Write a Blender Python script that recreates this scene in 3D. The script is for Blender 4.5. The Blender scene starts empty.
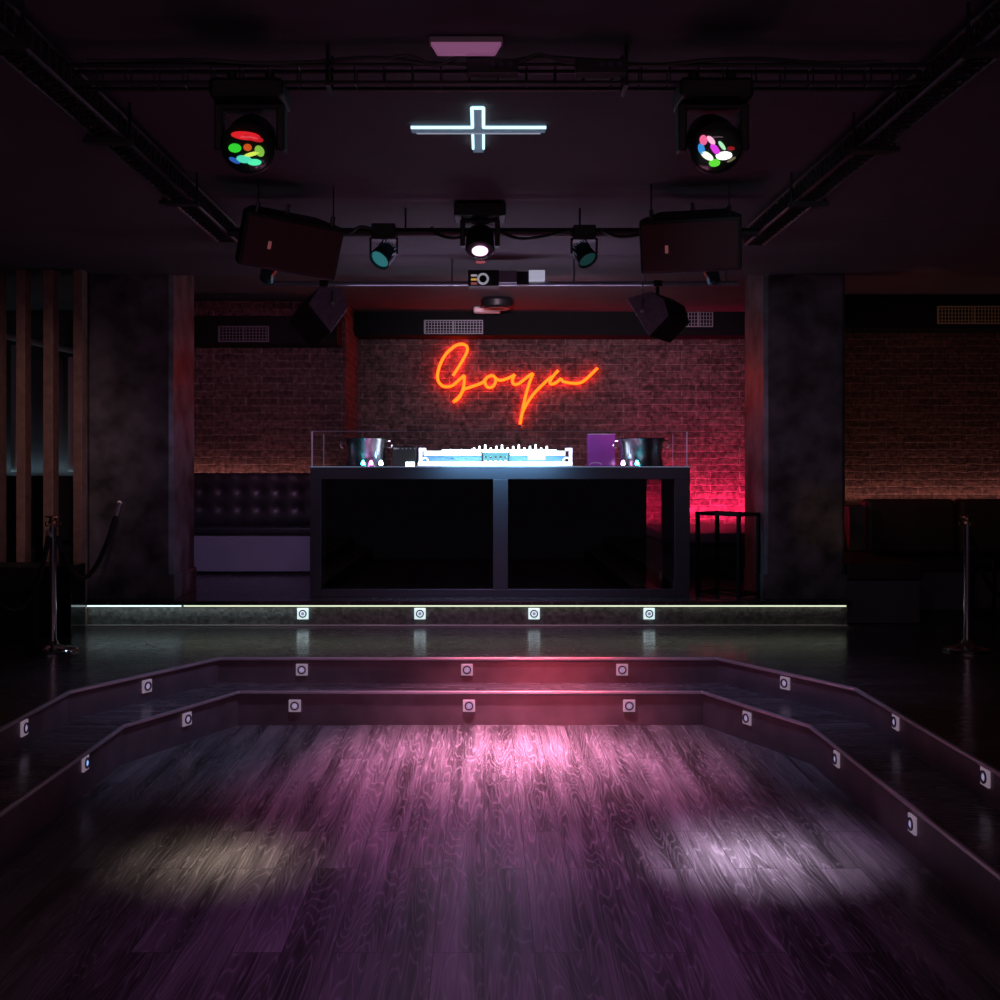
import bpy, bmesh, math, random
from mathutils import Vector, Matrix, Euler
random.seed(7)
S = bpy.context.scene
C = S.collection
PI = math.pi
F = 1150.0
EYE = 1.58

# ------------------------------------------------------------------ camera, world, lights, exposure
cd = bpy.data.cameras.new('camera'); cam = bpy.data.objects.new('camera', cd); C.objects.link(cam)
cam.location = (0, 0, EYE); cam.rotation_euler = (PI/2, 0, 0)
cd.sensor_width = 36; cd.lens = F*36/1000; cd.shift_x = 0.016; cd.shift_y = -0.032
S.camera = cam
w = bpy.data.worlds.new('world'); S.world = w; w.use_nodes = True
w.node_tree.nodes['Background'].inputs[0].default_value = (.75, .55, .8, 1)
w.node_tree.nodes['Background'].inputs[1].default_value = .022
S.view_settings.view_transform = 'Standard'; S.view_settings.look = 'None'
S.view_settings.exposure = 0.0; S.view_settings.gamma = 1.0

def aim(o, tgt):
    o.rotation_euler = (Vector(tgt) - o.location).to_track_quat('-Z', 'Y').to_euler()
def spot(name, loc, tgt, col, power, deg, blend=.8, size=.04):
    l = bpy.data.lights.new(name, 'SPOT'); l.color = col; l.energy = power
    l.spot_size = math.radians(deg); l.spot_blend = blend; l.shadow_soft_size = size
    o = bpy.data.objects.new(name, l); C.objects.link(o); o.location = loc; aim(o, tgt); return o
def soft(name, loc, tgt, col, power, deg):
    # one club beam: hot core inside a wide soft field
    for k, e in ((.38, .20), (.62, .27), (.95, .30), (1.5, .23)):
        spot(name, loc, tgt, col, power*e, deg*k, 1, .09)
def area(name, loc, tgt, col, power, sx, sy, spread=180):
    l = bpy.data.lights.new(name, 'AREA'); l.shape = 'RECTANGLE'; l.size = sx; l.size_y = sy
    l.color = col; l.energy = power; l.spread = math.radians(spread)
    o = bpy.data.objects.new(name, l); C.objects.link(o); o.location = loc; aim(o, tgt); return o

# beams of the club fixtures; slat, brick and column spots have no modelled fixture
soft('spot_centre_pink', (-.02, 6.46, 2.54), (.20, 6.42, 0), (1, .40, .66), 2300, 38)
spot('spot_centre_wash', (-.02, 6.50, 2.54), (.05, 5.8, 0), (.85, .27, .68), 330, 60, 1)
soft('spot_left_head', (-.80, 3.86, 2.62), (-1.04, 4.64, 0), (1, .92, .70), 400, 15)
soft('spot_right_head', (.79, 3.86, 2.62), (1.07, 4.68, 0), (.84, .76, 1), 1050, 16)
spot('spot_right_head_wide', (.79, 3.86, 2.62), (1.2, 4.8, 0), (.75, .5, 1), 120, 28, 1)
spot('spot_truss_purple', (.15, 4.05, 2.85), (.05, 4.0, 0), (.60, .20, .80), 85, 62, 1)
soft('spot_truss_red', (.38, 3.95, 2.87), (.40, 7.3, .20), (1, .10, .13), 950, 17)
spot('spot_truss_violet', (.02, 3.95, 2.87), (-.1, 7.3, .2), (.85, .28, .5), 40, 50, 1)
spot('spot_par_teal', (-.58, 6.4, 2.64), (-1.5, 6.7, 0), (.5, .55, 1), 60, 60, 1)
spot('spot_par_blue', (.58, 6.4, 2.64), (1.5, 6.7, 0), (.5, .5, 1), 55, 60, 1)
spot('spot_banquette_violet', (-1.2, 8.1, 2.82), (-2.3, 10.9, .75), (.66, .45, 1), 70, 34, .9)
spot('spot_column_violet', (1.2, 8.1, 2.8), (-2.4, 9.2, 1.5), (.72, .50, .95), 60, 26, .9)
spot('spot_column_pink', (-1.0, 8.1, 2.8), (2.2, 9.2, 1.6), (.85, .42, .75), 45, 26, .9)
spot('spot_column_teal', (-.9, 4.05, 2.85), (-2.8, 9, 2.0), (.35, .50, .70), 10, 45, .9)
spot('spot_column_teal', (1.0, 4.05, 2.85), (2.5, 9, 2.0), (.38, .60, .70), 15, 45, .9)
spot('spot_column_amber', (1.2, 4.05, 2.85), (2.62, 8.85, 1.2), (1, .6, .15), 45, 7, 1)
spot('fill_slats_warm', (-1.4, 4.05, 2.85), (-3.6, 8.6, 1.7), (1, .62, .58), 110, 28, 1)  # added fill to brighten the slats, no lamp hangs there
spot('fill_brick_violet', (.1, 8.3, 2.82), (.9, 12.7, 2.1), (.80, .52, .68), 330, 75, 1)  # added fill standing in for booth and neon light on the bricks
spot('spot_brick_left', (-.9, 8.3, 2.82), (-2.4, 11.5, 2.2), (.9, .28, .5), 75, 50, 1)
spot('spot_brick_pink', (1.2, 8.3, 2.82), (2.4, 12.7, 2.1), (1, .18, .4), 120, 36, 1)
spot('spot_brick_right', (3.0, 8.0, 2.9), (4.6, 11.5, 2.0), (1, .35, .25), 26, 60, 1)
spot('spot_stage_cyan', (-1.1, 8.2, 2.8), (-1.9, 8.0, .4), (.5, .8, 1), 16, 45, .9)
spot('spot_platform_violet', (.2, 6.9, 2.8), (0, 7.8, .4), (.8, .35, .75), 75, 75, 1)
# LED tape: below the stage lip, on the brick ledges; fills at the booth are added
area('led_stage', (-.18, 8.715, .535), (-.18, 8.74, .40), (1, .97, .92), .38, 5.8, .012)
area('led_stage_cool', (-2.2, 8.715, .535), (-2.2, 8.74, .40), (.7, .95, 1), .5, 1.7, .012)
area('led_brick_left', (-2.45, 11.42, 1.50), (-2.45, 11.50, 2.0), (1, .38, .30), 1.2, 1.9, .015)
area('led_brick_right', (4.8, 11.40, 1.26), (4.8, 11.48, 1.8), (1, .40, .38), 3.0, 2.8, .015)
area('led_brick_magenta', (2.4, 12.47, 1.0), (2.4, 12.70, 1.25), (1, .015, .12), 30, 1.7, .03, 130)
area('led_plaster_left', (-4.9, 12.1, 1.52), (-4.9, 12.2, 2.2), (.55, .85, 1), 1.3, 2.6, .015)
area('fill_gear_up', (.12, 9.12, 1.70), (.12, 9.3, 2.6), (.6, .72, 1), 5, 1.3, .05)  # unseen fill that carries the gear glow upwards
area('fill_gear_front', (.12, 8.90, 1.72), (.12, 9.0, 1.54), (.30, .65, 1), 8, .9, .03)  # added fill floating ahead of the booth, no tape there
area('fill_gear_inner', (.12, 9.07, 1.63), (.12, 9.25, 1.66), (.6, .85, 1), .8, 1.3, .02)  # added fill that brightens the rear panels of the gear
area('fill_ceiling', (.1, 8.3, 2.6), (.1, 7.6, 3.07), (.66, .48, .85), 3.5, 2.2, .3)  # added fill hanging free, throws lavender on the ceiling
# soft ambience that reaches the front half of the room from an added fill behind the camera
area('fill_behind_camera', (0, -1.5, 2.7), (0, 6, .5), (.9, .5, .68), 18, 7, 1.0)

# ------------------------------------------------------------------ materials
def nodes(name):
    m = bpy.data.materials.new(name); m.use_nodes = True
    nt = m.node_tree; return m, nt, nt.nodes['Principled BSDF']
def mat(name, col, rough=.5, metal=0, noise=0, nscale=8, bump=0, emit=None, estr=0, coat=0, spec=.5):
    m, nt, b = nodes(name)
    b.inputs['Base Color'].default_value = (*col, 1); b.inputs['Roughness'].default_value = rough
    b.inputs['Metallic'].default_value = metal; b.inputs['Coat Weight'].default_value = coat
    b.inputs['Specular IOR Level'].default_value = spec
    if noise or bump:
        tc = nt.nodes.new('ShaderNodeTexCoord'); n = nt.nodes.new('ShaderNodeTexNoise')
        n.inputs['Scale'].default_value = nscale; n.inputs['Detail'].default_value = 6
        nt.links.new(tc.outputs['Object'], n.inputs['Vector'])
        if noise:
            r = nt.nodes.new('ShaderNodeValToRGB')
            r.color_ramp.elements[0].position = .3; r.color_ramp.elements[1].position = .7
            r.color_ramp.elements[0].color = (*[c*(1-noise) for c in col], 1)
            r.color_ramp.elements[1].color = (*[min(1, c*(1+noise)) for c in col], 1)
            nt.links.new(n.outputs['Fac'], r.inputs['Fac']); nt.links.new(r.outputs['Color'], b.inputs['Base Color'])
        if bump:
            bp = nt.nodes.new('ShaderNodeBump'); bp.inputs['Strength'].default_value = bump; bp.inputs['Distance'].default_value = .01
            nt.links.new(n.outputs['Fac'], bp.inputs['Height']); nt.links.new(bp.outputs['Normal'], b.inputs['Normal'])
    if emit:
        b.inputs['Emission Color'].default_value = (*emit, 1); b.inputs['Emission Strength'].default_value = estr
    return m
def M(nt, op, a, b=None, c=None):
    n = nt.nodes.new('ShaderNodeMath'); n.operation = op
    for i, v in enumerate((a, b, c)):
        if v is None: continue
        if isinstance(v, (int, float)): n.inputs[i].default_value = v
        else: nt.links.new(v, n.inputs[i])
    return n.outputs[0]
def wood_floor(name, dark, light, rough=.36, alongx=False, gain=1.0):
    m, nt, b = nodes(name); L = nt.links.new
    tc = nt.nodes.new('ShaderNodeTexCoord'); sp = nt.nodes.new('ShaderNodeSeparateXYZ'); L(tc.outputs['Object'], sp.inputs[0])
    X, Y = (sp.outputs[1], sp.outputs[0]) if alongx else (sp.outputs[0], sp.outputs[1])
    cb = nt.nodes.new('ShaderNodeCombineXYZ'); L(Y, cb.inputs[0]); L(X, cb.inputs[1])
    br = nt.nodes.new('ShaderNodeTexBrick'); L(cb.outputs[0], br.inputs['Vector'])
    br.offset = .37; br.inputs['Scale'].default_value = 1
    br.inputs['Color1'].default_value = (0, 0, 0, 1); br.inputs['Color2'].default_value = (1, 1, 1, 1)
    br.inputs['Mortar'].default_value = (.5, .5, .5, 1); br.inputs['Mortar Size'].default_value = .0016
    br.inputs['Mortar Smooth'].default_value = .1; br.inputs['Brick Width'].default_value = 1.25; br.inputs['Row Height'].default_value = .165
    rnd = nt.nodes.new('ShaderNodeSeparateColor'); L(br.outputs['Color'], rnd.inputs[0]); R = rnd.outputs[0]
    # cathedral grain: contour lines of a smooth stretched noise, shifted per plank
    cv = nt.nodes.new('ShaderNodeCombineXYZ')
    L(M(nt, 'MULTIPLY', X, 9.0), cv.inputs[0]); L(M(nt, 'MULTIPLY', Y, .75), cv.inputs[1]); L(M(nt, 'MULTIPLY', R, 37.0), cv.inputs[2])
    n1 = nt.nodes.new('ShaderNodeTexNoise'); L(cv.outputs[0], n1.inputs['Vector']); n1.inputs['Scale'].default_value = 1; n1.inputs['Detail'].default_value = 2; n1.inputs['Roughness'].default_value = .38
    rings = M(nt, 'PINGPONG', M(nt, 'MULTIPLY', n1.outputs['Fac'], 46.0), 1.0)
    cf = nt.nodes.new('ShaderNodeCombineXYZ')
    L(M(nt, 'MULTIPLY', X, 90.0), cf.inputs[0]); L(M(nt, 'MULTIPLY', Y, 3.0), cf.inputs[1]); L(M(nt, 'MULTIPLY', R, 11.0), cf.inputs[2])
    n2 = nt.nodes.new('ShaderNodeTexNoise'); L(cf.outputs[0], n2.inputs['Vector']); n2.inputs['Scale'].default_value = 1; n2.inputs['Detail'].default_value = 3
    cg = nt.nodes.new('ShaderNodeCombineXYZ')
    L(M(nt, 'MULTIPLY', X, 9.0), cg.inputs[0]); L(M(nt, 'MULTIPLY', Y, .7), cg.inputs[1]); L(R, cg.inputs[2])
    n3 = nt.nodes.new('ShaderNodeTexNoise'); L(cg.outputs[0], n3.inputs['Vector']); n3.inputs['Scale'].default_value = 1; n3.inputs['Detail'].default_value = 4
    lines = M(nt, 'POWER', rings, 6.0)
    v = M(nt, 'ADD', M(nt, 'MULTIPLY', lines, .42), M(nt, 'MULTIPLY', n2.outputs['Fac'], .60))
    v = M(nt, 'ADD', v, M(nt, 'MULTIPLY', M(nt, 'SUBTRACT', n3.outputs['Fac'], .5), 1.3))
    v = M(nt, 'ADD', v, M(nt, 'MULTIPLY', M(nt, 'SUBTRACT', R, .5), .12))
    v = M(nt, 'MULTIPLY', v, M(nt, 'SUBTRACT', 1.0, M(nt, 'MULTIPLY', br.outputs['Fac'], .8)))
    r = nt.nodes.new('ShaderNodeValToRGB'); L(v, r.inputs['Fac'])
    r.color_ramp.elements[0].position = .08; r.color_ramp.elements[0].color = (*dark, 1)
    r.color_ramp.elements[1].position = .80; r.color_ramp.elements[1].color = (*light, 1)
    L(r.outputs['Color'], b.inputs['Base Color'])
    L(M(nt, 'ADD', rough - .07, M(nt, 'MULTIPLY', lines, .16)), b.inputs['Roughness'])
    bp = nt.nodes.new('ShaderNodeBump'); bp.inputs['Strength'].default_value = .35; bp.inputs['Distance'].default_value = .002
    L(v, bp.inputs['Height']); L(bp.outputs['Normal'], b.inputs['Normal'])
    return m
def brick(name, c1, c2, mortar, bw=.32, rh=.074, bumpd=.03):
    m, nt, b = nodes(name); L = nt.links.new
    tc = nt.nodes.new('ShaderNodeTexCoord'); sp = nt.nodes.new('ShaderNodeSeparateXYZ'); L(tc.outputs['Object'], sp.inputs[0])
    nz = nt.nodes.new('ShaderNodeTexNoise'); L(tc.outputs['Object'], nz.inputs['Vector']); nz.inputs['Scale'].default_value = 9; nz.inputs['Detail'].default_value = 4
    cb = nt.nodes.new('ShaderNodeCombineXYZ')
    L(M(nt, 'ADD', sp.outputs[0], sp.outputs[1]), cb.inputs[0])
    L(M(nt, 'ADD', sp.outputs[2], M(nt, 'MULTIPLY', nz.outputs['Fac'], .034)), cb.inputs[1])
    br = nt.nodes.new('ShaderNodeTexBrick'); L(cb.outputs[0], br.inputs['Vector'])
    br.inputs['Scale'].default_value = 1; br.inputs['Color1'].default_value = (*c1, 1); br.inputs['Color2'].default_value = (*c2, 1)
    br.inputs['Mortar'].default_value = (*mortar, 1); br.inputs['Mortar Size'].default_value = .009; br.inputs['Mortar Smooth'].default_value = .5
    br.inputs['Brick Width'].default_value = bw; br.inputs['Row Height'].default_value = rh
    n2 = nt.nodes.new('ShaderNodeTexNoise'); L(tc.outputs['Object'], n2.inputs['Vector']); n2.inputs['Scale'].default_value = 22; n2.inputs['Detail'].default_value = 8
    mx = nt.nodes.new('ShaderNodeMix'); mx.data_type = 'RGBA'; mx.blend_type = 'MULTIPLY'; mx.inputs['Factor'].default_value = 1
    rr = nt.nodes.new('ShaderNodeValToRGB'); rr.color_ramp.elements[0].position = .3; rr.color_ramp.elements[0].color = (.18, .18, .18, 1); rr.color_ramp.elements[1].position = .75; rr.color_ramp.elements[1].color = (1.5, 1.5, 1.5, 1)
    L(n2.outputs['Fac'], rr.inputs[0]); L(br.outputs['Color'], mx.inputs['A']); L(rr.outputs[0], mx.inputs['B'])
    L(mx.outputs['Result'], b.inputs['Base Color']); b.inputs['Roughness'].default_value = .8
    bp = nt.nodes.new('ShaderNodeBump'); bp.inputs['Strength'].default_value = .9; bp.inputs['Distance'].default_value = bumpd
    h = M(nt, 'ADD', M(nt, 'SUBTRACT', 1.0, br.outputs['Fac']), M(nt, 'MULTIPLY', n2.outputs['Fac'], .8))
    L(h, bp.inputs['Height']); L(bp.outputs['Normal'], b.inputs['Normal'])
    return m
def glow(name, col, s, base=(0, 0, 0)): return mat(name, base, .5, emit=col, estr=s)
def clear(name, tint=(1, 1, 1), t=.93, rough=.02):
    m = bpy.data.materials.new(name); m.use_nodes = True; nt = m.node_tree; nt.nodes.clear()
    o = nt.nodes.new('ShaderNodeOutputMaterial'); mx = nt.nodes.new('ShaderNodeMixShader')
    a = nt.nodes.new('ShaderNodeBsdfTransparent'); g = nt.nodes.new('ShaderNodeBsdfGlossy')
    a.inputs[0].default_value = (*tint, 1); g.inputs['Roughness'].default_value = rough
    mx.inputs[0].default_value = 1-t
    nt.links.new(a.outputs[0], mx.inputs[1]); nt.links.new(g.outputs[0], mx.inputs[2]); nt.links.new(mx.outputs[0], o.inputs[0])
    return m

m_floor = wood_floor('dance_floor_wood', (.050, .040, .042), (.34, .28, .30))
m_plat = wood_floor('platform_wood', (.035, .026, .027), (.12, .095, .10), rough=.25, alongx=True)
m_tread = wood_floor('tread_wood', (.05, .04, .043), (.26, .20, .22), rough=.30, alongx=True)
m_riser = mat('riser_paint', (.17, .11, .13), .55, noise=.25, nscale=5, bump=.15)
m_nose = mat('nosing_metal', (.75, .65, .70), .34, .6)
m_stage_side = mat('stage_skirting', (.11, .11, .105), .38, noise=.5, nscale=30, bump=1.0)
m_brick = brick('brick', (.15, .095, .092), (.075, .048, .048), (.22, .165, .16))
m_brickr = brick('brick_warm', (.14, .076, .055), (.07, .038, .03), (.21, .14, .11))
m_ceiling = mat('ceiling_paint', (.085, .064, .076), .85, noise=.12, nscale=3)
m_plaster = mat('dark_plaster', (.10, .10, .11), .7, noise=.2, nscale=4)
m_greywall = mat('grey_plaster', (.10, .11, .12), .7, noise=.15, nscale=3)
m_edgeboard = mat('lit_edge_board', (.5, .55, .52), .6)
m_column = mat('polished_plaster', (.13, .125, .14), .42, noise=.75, nscale=5, bump=.12)
m_black = mat('black_plastic', (.012, .012, .013), .45)
m_duct = mat('duct_black', (.008, .009, .010), .8, spec=.15)
m_blackm = mat('black_metal', (.02, .02, .022), .4, .5)
m_dmetal = mat('dark_truss_metal', (.06, .055, .055), .42, .7)
m_speaker = mat('speaker_cabinet', (.022, .018, .02), .6, bump=.3, nscale=120)
m_speaker2 = mat('speaker_side_lit', (.2, .19, .25), .55, noise=.2, nscale=30)  # lighter lilac paints the lit end face of the small speakers
m_grille = mat('speaker_grille', (.07, .018, .022), .65)
m_frame = mat('booth_frame', (.09, .10, .13), .38, .35)
m_chrome = mat('chrome', (.75, .72, .72), .12, 1)
m_brass = mat('brass_tint', (.7, .5, .25), .2, 1)
m_white = mat('white_plastic', (.7, .68, .7), .45)
m_steel = mat('brushed_steel', (.62, .6, .63), .3, .8)
m_leather = mat('black_leather', (.025, .024, .028), .38, noise=.2, nscale=20, bump=.1)
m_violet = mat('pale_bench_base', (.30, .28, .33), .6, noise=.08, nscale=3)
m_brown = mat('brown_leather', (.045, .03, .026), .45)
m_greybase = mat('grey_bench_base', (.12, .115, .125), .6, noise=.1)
m_wood = mat('slat_wood', (.30, .18, .15), .5, noise=.25, nscale=14)
m_rope = mat('velvet_rope', (.012, .012, .016), .9)
m_blue = mat('gear_blue_panel', (.10, .24, .40), .35, .2)
m_gblack = mat('gloss_black', (.008, .008, .009), .08)
m_purple = mat('purple_acrylic', (.25, .05, .28), .2, emit=(.45, .03, .5), estr=.12)  # faint glow put into the acrylic, which is no lamp
m_glass = clear('glass')
m_dglass = clear('smoked_glass', (.55, .5, .55), .93, .03)
m_edge = mat('glass_edge', (.55, .45, .6), .2, emit=(.6, .4, .7), estr=.12)  # faint glow stands in for gear light caught by the edges
m_neon = glow('neon_orange', (1, .12, .012), 9)
m_neoncore = glow('neon_core', (1, .155, .008), 2.4)
m_led = glow('led_white', (.90, 1, .74), 1.0)
m_ledc = glow('led_cool', (.75, .97, 1), 1.6)
m_ledw = glow('led_warm', (1, .45, .28), 1.0)
m_ledm = glow('led_magenta', (1, .03, .15), 4)
m_cross = glow('cross_tube', (.55, .88, 1), 1.6)
m_vent = mat('vent_grey', (.28, .30, .34), .5, .3)
m_venty = mat('vent_cream', (.42, .38, .22), .5)

# ------------------------------------------------------------------ mesh helpers
class MB:
    def __init__(s): s.bm = bmesh.new(); s.mi = 0
    def _set(s, fs):
        for f in fs: f.material_index = s.mi
    def box(s, x0, x1, y0, y1, z0, z1, rot=None):
        vs = [s.bm.verts.new((x, y, z)) for z in (z0, z1) for y in (y0, y1) for x in (x0, x1)]
        fs = [s.bm.faces.new([vs[i] for i in q]) for q in ((0, 2, 3, 1), (4, 5, 7, 6), (0, 1, 5, 4), (2, 6, 7, 3), (0, 4, 6, 2), (1, 3, 7, 5))]
        if rot: 
            for v in vs: v.co = rot @ v.co
        s._set(fs); return s
    def cyl(s, p0, p1, r0, r1=None, n=16, cap=True):
        r1 = r0 if r1 is None else r1
        p0, p1 = Vector(p0), Vector(p1); d = (p1-p0).normalized()
        a = d.orthogonal().normalized(); b = d.cross(a)
        A = [s.bm.verts.new(p0 + (a*math.cos(2*PI*i/n) + b*math.sin(2*PI*i/n))*r0) for i in range(n)]
        B = [s.bm.verts.new(p1 + (a*math.cos(2*PI*i/n) + b*math.sin(2*PI*i/n))*r1) for i in range(n)]
        fs = [s.bm.faces.new((A[i], A[(i+1) % n], B[(i+1) % n], B[i])) for i in range(n)]
        if cap: fs += [s.bm.faces.new(A[::-1]), s.bm.faces.new(B)]
        s._set(fs); return s
    def lathe(s, prof, c=(0, 0, 0), n=32, mtx=None, cap=True):
        c = Vector(c); rings = []
        for r, z in prof:
            ring = []
            for i in range(n):
                p = Vector((r*math.cos(2*PI*i/n), r*math.sin(2*PI*i/n), z))
                if mtx: p = mtx @ p
                ring.append(s.bm.verts.new(p + c))
            rings.append(ring)
        fs = []
        for A, B in zip(rings, rings[1:]):
            fs += [s.bm.faces.new((A[i], A[(i+1) % n], B[(i+1) % n], B[i])) for i in range(n)]
        if cap: fs += [s.bm.faces.new(rings[0][::-1]), s.bm.faces.new(rings[-1])]
        s._set(fs); return s
    def prism(s, poly, z0, z1):
        A = [s.bm.verts.new((x, y, z0)) for x, y in poly]; B = [s.bm.verts.new((x, y, z1)) for x, y in poly]
        n = len(poly)
        fs = [s.bm.faces.new((A[i], A[(i+1) % n], B[(i+1) % n], B[i])) for i in range(n)]
        fs += [s.bm.faces.new(A[::-1]), s.bm.faces.new(B)]
        s._set(fs); return s
    def extrude(s, pts, vec):
        vec = Vector(vec); A = [s.bm.verts.new(p) for p in pts]; B = [s.bm.verts.new(Vector(p)+vec) for p in pts]
        n = len(pts)
        fs = [s.bm.faces.new((A[i], A[(i+1) % n], B[(i+1) % n], B[i])) for i in range(n)]
        fs += [s.bm.faces.new(A[::-1]), s.bm.faces.new(B)]
        s._set(fs); return s
    def tube(s, pts, r, n=8, taper=None):
        pts = [Vector(p) for p in pts]; rings = []; prev = None
        for k, p in enumerate(pts):
            d = (pts[min(k+1, len(pts)-1)] - pts[max(k-1, 0)]).normalized()
            if prev is None: a = d.orthogonal().normalized()
            else: a = (prev - d*prev.dot(d)).normalized()
            prev = a; b = d.cross(a)
            rings.append([s.bm.verts.new(p + (a*math.cos(2*PI*i/n)+b*math.sin(2*PI*i/n))*r) for i in range(n)])
        fs = []
        for A, B in zip(rings, rings[1:]):
            fs += [s.bm.faces.new((A[i], A[(i+1) % n], B[(i+1) % n], B[i])) for i in range(n)]
        fs += [s.bm.faces.new(rings[0][::-1]), s.bm.faces.new(rings[-1])]
        s._set(fs); return s
    def build(s, name, mats, parent=None, smooth=False, bevel=0, loc=None, off=None):
        if off is not None:
            for v in s.bm.verts: v.co -= Vector(off)
        bmesh.ops.recalc_face_normals(s.bm, faces=s.bm.faces)
        me = bpy.data.meshes.new(name); s.bm.to_mesh(me); s.bm.free()
        for m in (mats if isinstance(mats, (list, tuple)) else [mats]): me.materials.append(m)
        if smooth:
            me.polygons.foreach_set('use_smooth', [True]*len(me.polygons))
            me.set_sharp_from_angle(angle=math.radians(40))
        o = bpy.data.objects.new(name, me); C.objects.link(o)
        if parent: o.parent = parent
        if loc is not None: o.location = loc
        if bevel:
            b = o.modifiers.new('bevel', 'BEVEL'); b.width = bevel; b.segments = 2; b.limit_method = 'ANGLE'
        return o
def thing(name, label, cat, loc=(0, 0, 0), rot=(0, 0, 0), group=None):
    o = bpy.data.objects.new(name, None); C.objects.link(o); o.empty_display_size = .1
    o.location = loc; o.rotation_euler = rot; return tag(o, label, cat, group)
def tag(o, label, cat, group=None):
    o['label'] = label; o['category'] = cat
    if group: o['group'] = group
    return o
def struct(o, label=None):
    o['kind'] = 'structure'
    if label: o['label'] = label
    return o
def dup(root, label=None, loc=None, rot=None):
    r = root.copy(); C.objects.link(r)
    if label: r['label'] = label
    if loc is not None: r.location = loc
    if rot is not None: r.rotation_euler = rot
    for ch in list(root.children):
        c = ch.copy(); C.objects.link(c); c.parent = r
        for g in list(ch.children):
            d = g.copy(); C.objects.link(d); d.parent = c
    return r
def X(px, Y): return (px-484)/F*Y
def Z(py, Y): return EYE - (py-468)/F*Y
def P(px, py, Y): return Vector((X(px, Y), Y, Z(py, Y)))
def smoothpath(pts, n=6):
    out = []; pts = [Vector(p) for p in pts]
    for i in range(len(pts)-1):
        p0, p1, p2, p3 = pts[max(i-1, 0)], pts[i], pts[i+1], pts[min(i+2, len(pts)-1)]
        for k in range(n):
            t = k/n
            out.append(.5*((2*p1)+(p2-p0)*t+(2*p0-5*p1+4*p2-p3)*t*t+(3*p1-p0-3*p2+p3)*t*t*t))
    out.append(pts[-1]); return out

# ------------------------------------------------------------------ structure
ZP, ZS, ZC, ZR = .38, .57, 3.07, 3.25      # platform, stage, front ceiling, rear ceiling
U = [(-2.26, -2), (-2.25, 6.22), (-1.69, 7.32), (1.49, 7.32), (2.045, 6.30), (2.085, -2)]
Lw = [(-1.95, -2), (-1.93, 6.13), (-1.512, 7.07), (1.346, 7.07), (1.748, 6.13), (1.752, -2)]
b = MB(); b.box(-2.24, 2.06, -2, 7.30, -.12, 0); struct(b.build('floor', m_floor), 'dark wood plank dance floor')
def two(b, name, top, side):
    for f in b.bm.faces:
        f.normal_update(); f.material_index = 0 if abs(f.normal.z) > .5 else 1
    return struct(b.build(name, [top, side]))
b = MB(); b.prism(U + [(6.3, -2), (6.3, 12.9), (-6.3, 12.9), (-6.3, -2)], -.12, ZP-.002)
two(b, 'platform', m_plat, m_riser)
b = MB(); b.prism(Lw + [(U[5][0]-.001, -2)] + [(x, y-.001) for x, y in U[1:5][::-1]] + [(U[0][0]+.001, -2)], -.12, .213)
two(b, 'step', m_tread, m_riser)
def offset(path, d):
    out = []
    for i, (x, y) in enumerate(path):
        n = Vector((0, 0))
        ns = []
        for j in (i-1, i):
            if 0 <= j < len(path)-1:
                e = Vector(path[j+1]) - Vector(path[j]); e.normalize(); ns.append(Vector((e.y, -e.x)))
        n = sum(ns, Vector((0, 0))).normalized()
        k = d/max(.5, n.dot(ns[0])); out.append((x+n.x*k, y+n.y*k))
    return out
for nm, path, z in (('trim_1', U, ZP), ('trim_2', Lw, .215)):
    a = offset(path, .020); c = offset(path, .002)
    b = MB(); b.prism(a + c[::-1], z-.022, z-.002); struct(b.build(nm, m_nose, bevel=.006), 'stair nosing')
# riser panel joints
b = MB(); b.box(-3.11, 2.765, 8.75, 12.69, ZP, ZS-.03); struct(b.build('stage', m_stage_side), 'raised stage')
b = MB(); b.box(-3.13, 2.785, 8.705, 12.69, ZS-.03, ZS); struct(b.build('stage_top', m_plat, bevel=.004), 'stage floor')
b = MB(); b.box(-3.11, 2.765, 8.722, 8.75, ZP, ZP+.008); struct(b.build('baseboard_stage', m_white))
# brick walls: left stretch, return, recess, right stretch
b = MB(); b.prism([(-3.5, 11.5), (-1.39, 11.5), (-1.39, 12.7), (3.3, 12.7), (3.3, 13), (-3.5, 13)], 0, ZR+.1); struct(b.build('wall_back', m_brick))
b = MB(); b.prism([(3.301, 11.5), (6.3, 11.5), (6.3, 13), (3.301, 13)], 0, ZR+.1); struct(b.build('wall_back_right', m_brickr))
b = MB(); b.prism([(-6.3, 12.2), (-3.501, 12.2), (-3.501, 13), (-6.3, 13)], 0, ZR+.1); struct(b.build('wall_back_left', m_greywall))
for k, (xa, xb) in enumerate(((11, 16), (68, 74))):
    b = MB(); b.box(X(xa, 12.1), X(xb, 12.1), 12.1, 12.2, 1.54, Z(345+k*12, 12.1)); struct(b.build('trim_%d' % (3+k), m_edgeboard))  # pale boards paint in the lit edges of dark panels
b = MB(); b.box(-6.4, -6.3, -2, 13, -.1, ZR+.1); struct(b.build('wall_left', m_plaster))
b = MB(); b.box(6.3, 6.4, -2, 13, -.1, ZR+.1); struct(b.build('wall_right', m_plaster))
b = MB(); b.prism([(-6.3, -2), (6.3, -2), (6.3, 8.9), (-6.3, 8.9)], ZC, ZC+.3)
b.prism([(-6.3, 8.9), (6.3, 8.9), (6.3, 13), (-6.3, 13)], ZR, ZR+.12); struct(b.build('ceiling', m_ceiling))
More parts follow.
